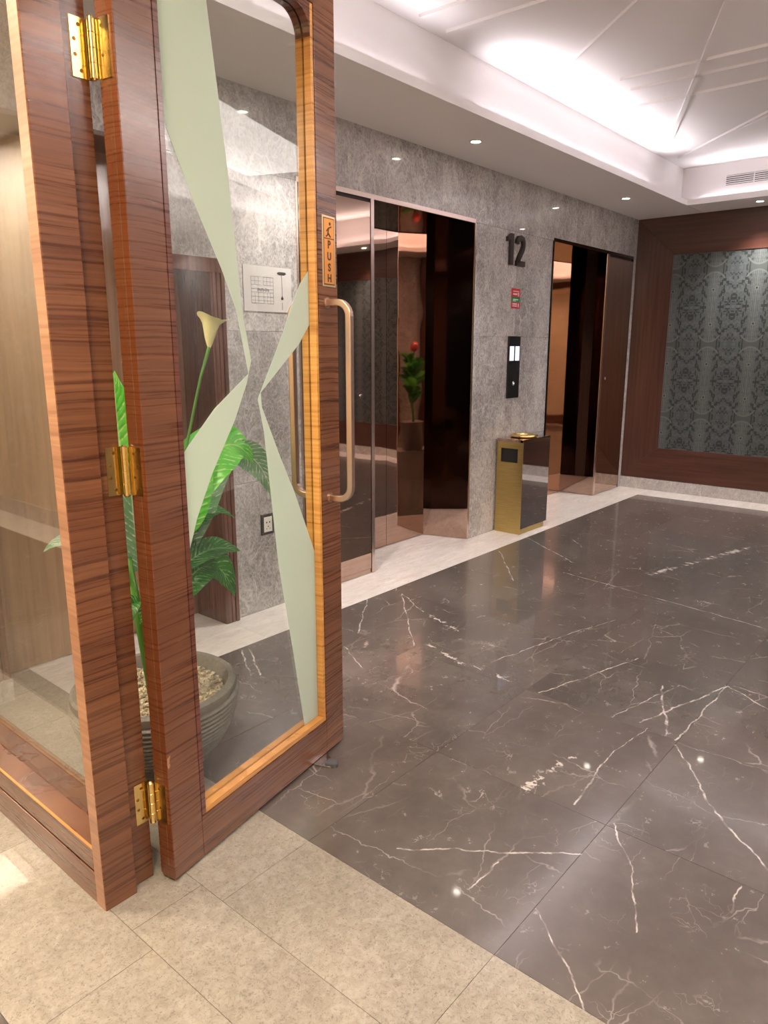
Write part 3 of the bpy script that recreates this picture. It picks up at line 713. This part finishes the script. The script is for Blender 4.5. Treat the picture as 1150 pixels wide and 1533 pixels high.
# hinges
for zc in (2.157, 1.195, .248):
    hz = .062
    h = dp('hinge', MB().lathe([(.0, -hz-.004), (.005, -hz-.004), (.0085, -hz), (.0085, -hz/2-.001), (.0075, -hz/2), (.0085, -hz/2+.001), (.0085, -.001), (.0075, 0), (.0085, .001), (.0085, hz/2-.001), (.0075, hz/2), (.0085, hz/2+.001), (.0085, hz), (.004, hz+.005), (0, hz+.006)], (-.0125, TH-.001, zc), 16, False), 'brass', auto=True, label='brass butt hinge')
    # plate on the leaf edge and plate on the post (post face is world Y = 1.6985)
    B(-.0035, -.0008, .012, TH-.006, zc-hz, zc+hz).build('hinge_plate', M['brass'], h)
    for k in range(4):
        MB().lathe([(.0, -.0006), (.004, -.0006), (.004, .001), (0, .001)], (-.0032, .022+.014*(k % 2), zc-.045+.03*k), 12, False, 'x').build('screw', M['screw'], h)
    a = -R(10.79); Mx = Matrix.Rotation(a, 4, 'Z')
    def loc(x, y, z): 
        v_ = Mx @ Vector((x-.986, y-1.622, 0)); return (v_.x, v_.y, z)
    ya, yb = 1.6955, 1.6982
    MB().hexa([loc(.922, ya, zc-hz), loc(.970, ya, zc-hz), loc(.970, yb, zc-hz), loc(.922, yb, zc-hz)],
              [loc(.922, ya, zc+hz), loc(.970, ya, zc+hz), loc(.970, yb, zc+hz), loc(.922, yb, zc+hz)]).build('hinge_plate', M['brass'], h)
    for k in range(4):
        cx_ = .931+.012*((k+1) % 2) if k in (0, 3) else .931
        l0 = loc(.931+(.012 if k in (0, 3) else 0), ya-.0004, zc-.047+.0313*k)
        MB().lathe([(.0, -.0004), (.0042, -.0004), (.0042, .001), (0, .001)], l0, 12, False, 'y').build('screw', M['screw'], h)
# kick-down door holder
kd = dp('door_holder', B(.775, .805, TH, TH+.008, .016, .09), 'rubber', bevel=.002, label='grey kick-down holder at the foot of the door')
MB().tube([(.806, .052, .0062), (.790, .02, .0062), (.755, -.018, .0068), (.730, -.040, .013)], [.004, .004, .005, .005], 8).build('holder_arm', M['steel_mirror'], kd)
MB().prism([(.688, .010), (.700, -.055), (.712, -.078), (.732, -.080), (.745, -.060), (.775, .004)], .0005, .0095).build('holder_blade', M['steel_mirror'], kd, bevel=.002)
MB().prism([(.700, -.040), (.706, -.072), (.722, -.084), (.738, -.078), (.742, -.050), (.735, -.035)], .0005, .020).build('rubber_foot', M['rubber'], kd, bevel=.005)

# ------------------------------------------------------------------ things on the elevator wall
def stroke(mb, pts, w_, lo, hi, org):
    """thick polyline in the X-Z plane with square joints"""
    n = len(pts); L = []; Rr = []
    for i in range(n):
        p = Vector(pts[i]); a = Vector(pts[max(i-1, 0)]); b = Vector(pts[min(i+1, n-1)])
        d = (b-a).normalized(); nn = Vector((-d.y, d.x))*w_/2
        L.append(p+nn); Rr.append(p-nn)
    for i in range(n-1):
        q4 = [L[i], L[i+1], Rr[i+1], Rr[i]]
        mb.hexa([(org[0]+v_.x, lo, org[1]+v_.y) for v_ in q4], [(org[0]+v_.x, hi, org[1]+v_.y) for v_ in q4])
fn = tag(empty('floor_number', (5.335, WY, 2.26)), 'dark bronze raised numerals 12 high on the marble between the lifts', 'sign')
H = .235
m1 = MB(); m1.prism([(-.115, -H/2), (-.065, -H/2), (-.065, H/2), (-.105, H/2), (-.160, H/2-.030), (-.160, H/2-.065), (-.115, H/2-.050)], -.022, -.0005, 'y')
m1.build('digit', M['digit'], fn, bevel=.002)
m2 = MB(); pts = [(.0, .050), (.004, .072), (.020, .090), (.050, .097), (.085, .088), (.100, .066), (.100, .040), (.088, .010), (.040, -.050), (.018, -.092)]
pts = [(x-.005, z) for x, z in pts]
stroke(m2, pts, .042, -.022, -.0005, (0, 0)); m2.box(-.012, .120, -.022, -.0005, -.1175, -.078)
m2.build('digit', M['digit'], fn)

sg = tag(empty('safety_sign', (5.358, WY, 1.892)), 'small red and green notice on the marble below the number 12', 'sign')
B(-.075, .075, -.003, -.0003, -.082, .082).build('sign_plate', M['red'], sg)
B(-.073, .073, -.0036, -.0029, -.028, .012).build('green_band', M['green'], sg)
sl = MB()
for x0, x1, z0, z1 in ((-.05, .05, .056, .062), (-.05, .02, .030, .042), (.035, .052, .020, .050), (-.045, .04, -.012, -.004), (-.05, .0, -.022, -.016), (-.055, .02, -.050, -.040), (-.055, .02, -.066, -.058), (.04, .052, -.07, -.04)):
    sl.box(x0, x1, -.0042, -.0035, z0, z1)
sl.build('sign_lettering', M['sign_white'], sg)
sg.scale = (.92, 1, .95)

lp = tag(empty('lift_call_panel', (5.352, WY, 1.345)), 'tall black lift call panel with two lit displays', 'call panel')
B(-.092, .092, -.014, -.0003, -.250, .250).build('faceplate', M['black'], lp, bevel=.002)
B(-.075, -.010, -.0155, -.0139, .055, .170).build('display', M['screen'], lp)
B(.012, .076, -.0155, -.0139, .055, .170).build('display', M['screen'], lp)
bt = MB().lathe([(.0, -.0175), (.014, -.0175), (.018, -.015), (.018, -.0139)], (.0, 0, -.130), 24, False, 'y').build('call_button', M['frame_metal'], lp, smooth=True)
MB().lathe([(.0, -.0182), (.008, -.0182), (.008, -.0174)], (.0, 0, -.130), 16, False, 'y').build('button_light', M['screen'], bt)

ep = tag(empty('evacuation_plan', (2.735, WY, 1.812)), 'pale paper floor plan notice on the marble behind the glass door', 'notice')
B(-.172, .168, -.003, -.0003, -.118, .118).build('paper_sheet', M['paper'], ep)
pd = MB()
def ln(x0, z0, x1, z1, wd=.0016): pd.box(min(x0, x1)-wd/2, max(x0, x1)+wd/2, -.0036, -.0029, min(z0, z1)-wd/2, max(z0, z1)+wd/2)
for z in (.062, .040, .020, 0, -.018, -.040, -.060, -.075): ln(-.12, z, -.055 if z > .01 else -.02, z); ln(-.035 if z > .01 else -.01, z, .035, z)
for x in (-.12, -.095, -.07, -.035, -.01, .012, .035): ln(x, -.075, x, -.02); ln(x, .02, x, .062)
ln(-.12, -.075, -.12, .062); ln(.035, -.075, .035, .062)
for k in range(9): ln(-.075+k*.009, -.012+.004*(k % 2), -.070+k*.009, .004-.003*(k % 3))
pd.build('plan_drawing', M['ink'], ep, kind='stuff')
pn = MB().tube([(.098, -.0033, .078), (.098, -.0033, -.045)], .0012, 5).tube([(.098, -.0033, -.065), (.098, -.0033, -.105)], .0010, 5)
pn.prism([(.088, -.045), (.098, -.028), (.108, -.045), (.103, -.052), (.093, -.052)], -.0036, -.003, 'y')
pn.prism([(.062, .088), (.076, .096), (.122, .096), (.132, .088), (.116, .080), (.078, .080)], -.0036, -.003, 'y')
pn.build('plan_symbol', M['ink_dark'], ep)

so = tag(empty('wall_socket', (2.665, WY, .511)), 'white wall socket in a dark frame low on the marble', 'socket')
B(-.046, .046, -.010, -.0003, -.060, .060).build('socket_frame', M['switch_frame'], so, bevel=.002)
sp_ = B(-.030, .030, -.013, -.0099, -.044, .044).build('socket_plate', M['switch_white'], so, bevel=.0015)
for x, z, r_ in ((-.011, .012, .005), (.011, .012, .005), (0, -.012, .004), (-.012, -.025, .003), (.012, -.025, .003)):
    MB().lathe([(0, -.0136), (r_, -.0136), (r_, -.0128), (0, -.0128)], (x, 0, z), 10, False, 'y').build('socket_hole', M['vent_dark'], sp_)

# ------------------------------------------------------------------ waste bin
bn = tag(empty('waste_bin', (5.26, 3.015, 0)), 'tall brass waste bin with ashtray dish against the marble between the lifts', 'waste bin')
bn.location = (5.365, 3.012, 0)
bx0, bx1, by0, by1 = -.232, .216, -.118, .124
# body side walls (mirror) as a shell behind the slotted brass front
body = MB().box(bx0+.004, bx1, by0, by0+.006, .045, .757).box(bx0+.004, bx1, by1-.006, by1, .045, .757).box(bx1-.006, bx1, by0+.006, by1-.006, .045, .757)
body.box(bx0+.03, bx1-.006, by0+.006, by1-.006, .045, .06)
body.build('bin_body', M['steel_mirror'], bn, bevel=.001)
sy0, sy1, sz0, sz1 = -.070, .084, .592, .705
fp = MB().box(bx0, bx0+.004, by0, sy0, .0, .757).box(bx0, bx0+.004, sy1, by1, .0, .757).box(bx0, bx0+.004, sy0, sy1, 0, sz0).box(bx0, bx0+.004, sy0, sy1, sz1, .757)
fp.build('front_panel', M['brushed'], bn, label='brushed brass front with the slot')
B(bx0+.010, bx0+.10, sy0-.01, sy1+.01, sz0-.12, sz1+.01).build('slot_interior', M['black'], bn)
B(bx0+.004, bx1-.04, by0+.004, by1-.01, 0.001, .0445).build('bin_base', M['brushed'], bn, bevel=.002)
B(bx0-.002, bx1+.002, by0-.002, by1+.002, .757, .782).build('lid_plate', M['bronze'], bn, bevel=.002)
dish = MB().lathe([(.0, .790), (.070, .789), (.085, .800), (.098, .806), (.112, .800), (.116, .790), (.105, .784), (.09, .7825), (0, .7825)], (-.02, 0, 0), 40, False)
dish.build('ashtray_dish', M['brass'], bn, smooth=True)

# ------------------------------------------------------------------ potted plants
def leaf_mesh(base, ctrl, tip, width, fold=.18, face=(-.45, -.65, .6), N=14, ripple=.10):
    mb = MB(); mb.uv = []
    b, c, t = Vector(base), Vector(ctrl), Vector(tip)
    K = 4
    for i in range(N+1):
        s = i/N; p = b*(1-s)**2+c*2*s*(1-s)+t*s*s
        d = ((c-b)*(1-s)+(t-c)*s).normalized()
        side = d.cross(Vector(face)).normalized()
        up = side.cross(d).normalized()
        pw = width*.5*(max(0.0, math.sin(math.pi*min(1, s*1.02)**.72)))**.85+.0012
        if i == N: pw = .0008
        for k in range(-K, K+1):
            e = k/K
            mb.v.append(tuple(p+side*pw*e+up*(abs(e)*pw*fold*2+ripple*pw*math.sin(s*17+e*3)*abs(e))))
            mb.uv.append((.5+e*.5, s))
    W_ = 2*K+1
    for i in range(N):
        for k in range(2*K): mb.f.append((i*W_+k, i*W_+k+1, (i+1)*W_+k+1, (i+1)*W_+k))
    return mb
pc = Vector((1.285, 2.155, 0))
pp = tag(empty('potted_lily', pc), 'calla lily plant in a ribbed grey bowl pot behind the glass door', 'plant')
def PW(mb):  # world coordinates -> plant local
    mb.v = [tuple(Vector(v_)-pc) for v_ in mb.v]; return mb
prof = [(0, 0.0005), (.095, .0005), (.105, .006)]
NR = 18
for i in range(1, NR*8+1):
    s = i/(NR*8); z = .01+s*.305
    r_ = .105+.172*math.sin(min(1, s*1.02)*math.pi/2)**.85
    if s > .20: r_ += .012*abs(math.sin(i/8*math.pi))**.7
    prof.append((r_, z))
prof += [(.282, .325), (.280, .345), (.272, .352), (.255, .350), (.246, .335), (.240, .305), (.20, .29), (0, .29)]
MB().lathe(prof, seg=72, close=False).build('pot', M['pot'], pp, auto=True, label='ribbed dark grey bowl')
gv = MB()
rnd = random.Random(3)
for i in range(900):
    a = rnd.random()*6.283; rr = .235*math.sqrt(rnd.random()); s = .006+.006*rnd.random()
    c = Vector((rr*math.cos(a), rr*math.sin(a), .303+rnd.random()*.006))
    b = len(gv.v)
    q = Matrix.Rotation(rnd.random()*6, 3, (rnd.random(), rnd.random(), 1))
    for d in ((1, 0, 0), (-1, 0, 0), (0, 1, 0), (0, -1, 0), (0, 0, .7), (0, 0, -.7)): gv.v.append(tuple(c+(q @ Vector(d))*s*(.8+.4*rnd.random())))
    for f in ((0, 2, 4), (2, 1, 4), (1, 3, 4), (3, 0, 4), (2, 0, 5), (1, 2, 5), (3, 1, 5), (0, 3, 5)): gv.f.append(tuple(b+k for k in f))
gv.build('gravel', M['gravel'], pp, kind='stuff')
MB().lathe([(0, .300), (.238, .300)], seg=40, close=False).build('gravel_bed', M['gravel'], pp)
for p in (((1.28, 2.15, .30), (1.27, 2.15, .6), (1.30, 2.15, .95), (1.29, 2.16, 1.1)), ((1.30, 2.17, .30), (1.33, 2.17, .55), (1.38, 2.15, .80)), ((1.26, 2.13, .30), (1.235, 2.14, .6), (1.22, 2.15, .82)), ((1.32, 2.14, .3), (1.345, 2.12, .5), (1.36, 2.12, .68))):
    PW(MB().tube(p, [.016]*(len(p)-1)+[.010], 8)).build('stem', M['stem'], pp, smooth=True)
FA, FB, FC = (-.45, -.65, .6), (-.3, -.5, .9), (-.6, -.75, .1)
LV = [((1.42, 2.15, .93), (1.58, 2.08, 1.30), (1.74, 2.12, 1.08), .20, 'leaf_lit', .15, FA), ((1.62, 2.13, 1.12), (1.77, 2.12, 1.16), (1.845, 2.13, .915), .11, 'leaf_p', .1, FC),
      ((1.40, 2.18, .76), (1.47, 2.15, .95), (1.66, 2.15, 1.06), .13, 'leaf_p', .1, FC),
      ((1.38, 2.15, .82), (1.50, 2.12, .99), (1.665, 2.15, .875), .10, 'leaf', .25, FB), ((1.37, 2.10, .74), (1.50, 2.10, .84), (1.685, 2.15, .742), .09, 'leaf', .25, FA),
      ((1.36, 2.12, .68), (1.54, 2.10, .84), (1.648, 2.15, .57), .14, 'leaf', .15, FA), ((1.36, 2.12, .62), (1.46, 2.08, .82), (1.56, 2.12, .68), .13, 'leaf', .2, FA),
      ((1.35, 2.16, .84), (1.47, 2.20, .96), (1.56, 2.2, .84), .16, 'leaf', .2, FA), ((1.36, 2.2, .95), (1.46, 2.22, 1.12), (1.55, 2.2, .95), .14, 'leaf_p', .1, FC),
      ((1.22, 2.15, .72), (1.06, 2.15, .98), (.944, 2.15, .90), .08, 'leaf_p', .2, FB), ((1.26, 2.17, .98), (1.22, 2.18, 1.22), (1.235, 2.17, 1.43), .19, 'leaf_lit', .1, FC),
      ((1.27, 2.15, .75), (1.22, 2.12, .95), (1.25, 2.14, 1.14), .13, 'leaf_p', .1, FC), ((1.38, 2.14, .84), (1.44, 2.10, 1.03), (1.53, 2.10, 1.19), .16, 'leaf_lit', .1, FC),
      ((1.25, 2.22, .80), (1.20, 2.42, 1.05), (1.22, 2.55, .88), .10, 'leaf', .2, FB), ((1.33, 2.25, .82), (1.42, 2.36, 1.02), (1.48, 2.42, .85), .10, 'leaf', .2, FB),
      ((1.22, 2.1, .6), (1.15, 2.04, .78), (1.12, 2.0, .64), .09, 'leaf', .2, FB), ((1.30, 2.08, .62), (1.27, 1.98, .80), (1.22, 1.95, .66), .09, 'leaf', .2, FA)]
for b_, c_, t_, w_, m_, fo, fc in LV:
    PW(leaf_mesh(b_, c_, t_, w_, fo, fc)).build('leaf', M[m_], pp, smooth=True)
fs = PW(MB().tube([(1.30, 2.15, .30), (1.36, 2.15, .80), (1.478, 2.15, 1.19), (1.545, 2.15, 1.40), (1.588, 2.15, 1.505)], [.006, .006, .005, .005, .006], 8)).build('flower_stalk', M['stem'], pp, smooth=True)
# spathe: a flared, lopsided funnel
sp = MB(); K = 24; rings = [(0, .005), (.012, .010), (.035, .018), (.060, .024), (.085, .030), (.102, .040), (.112, .050)]
ax = Vector((.10, -.02, .98)).normalized(); ux = Vector((1, 0, -.05)).normalized(); uy = ax.cross(ux)
for h_, r_ in rings:
    for k in range(K):
        a = 2*math.pi*k/K; fl_ = h_/.112
        ext = 1+.75*fl_**3*max(0, math.cos(a))**2; dz = .010*fl_**2*math.cos(2*a)-.018*fl_**3*max(0, math.cos(a))
        sp.v.append(tuple(Vector((1.588, 2.15, 1.500))+ax*(h_+dz)+ux*r_*ext*math.cos(a)*(.95)+uy*r_*math.sin(a)*.9))
for i in range(len(rings)-1):
    for k in range(K): l = (k+1) % K; sp.f.append((i*K+k, i*K+l, (i+1)*K+l, (i+1)*K+k))
PW(sp).build('flower_spathe', M['spathe'], pp, smooth=True, label='cream calla flower')
PW(MB().tube([(1.590, 2.15, 1.515), (1.597, 2.149, 1.585)], [.005, .004], 8)).build('flower_spadix', M['spathe'], pp, smooth=True)

# plant standing by the far marble wall, seen only in the lift mirrors
p2 = tag(empty('potted_shrub', (3.06, -1.33, 0)), 'leafy green shrub in a dark cylinder pot, seen mirrored in the nearer lift door', 'plant')
MB().lathe([(0, .001), (.15, .001), (.185, .42), (.195, .43), (.18, .44), (.165, .38), (0, .38)], seg=32, close=False).build('pot', M['pot'], p2, smooth=True)
MB().tube([(0, 0, .38), (.01, .01, .6), (0, 0, .9)], [.03, .025, .015], 8).build('trunk', M['stem'], p2, smooth=True)
rnd = random.Random(11)
for i in range(46):
    a = rnd.random()*6.283; z = .78+.58*rnd.random(); L_ = .12+.11*rnd.random()
    d = Vector((math.cos(a), math.sin(a), 0))
    b_ = Vector((0, 0, z-.1)); leaf_mesh(b_, b_+d*L_*.5+Vector((0, 0, .16)), b_+d*L_+Vector((0, 0, .10+.1*rnd.random())), .08).build('leaf', M['leaf_lit' if i % 3 == 0 else 'leaf'], p2, smooth=True)
MB().tube([(0, 0, .9), (.0, .02, 1.3), (.0, .05, 1.42)], .008, 6).build('flower_stalk', M['stem'], p2)
MB().lathe([(0, 1.42), (.05, 1.45), (.07, 1.52), (.04, 1.57), (0, 1.58)], (0, .05, 0), 12, False).build('flower', M['red_petal'], p2, smooth=True)
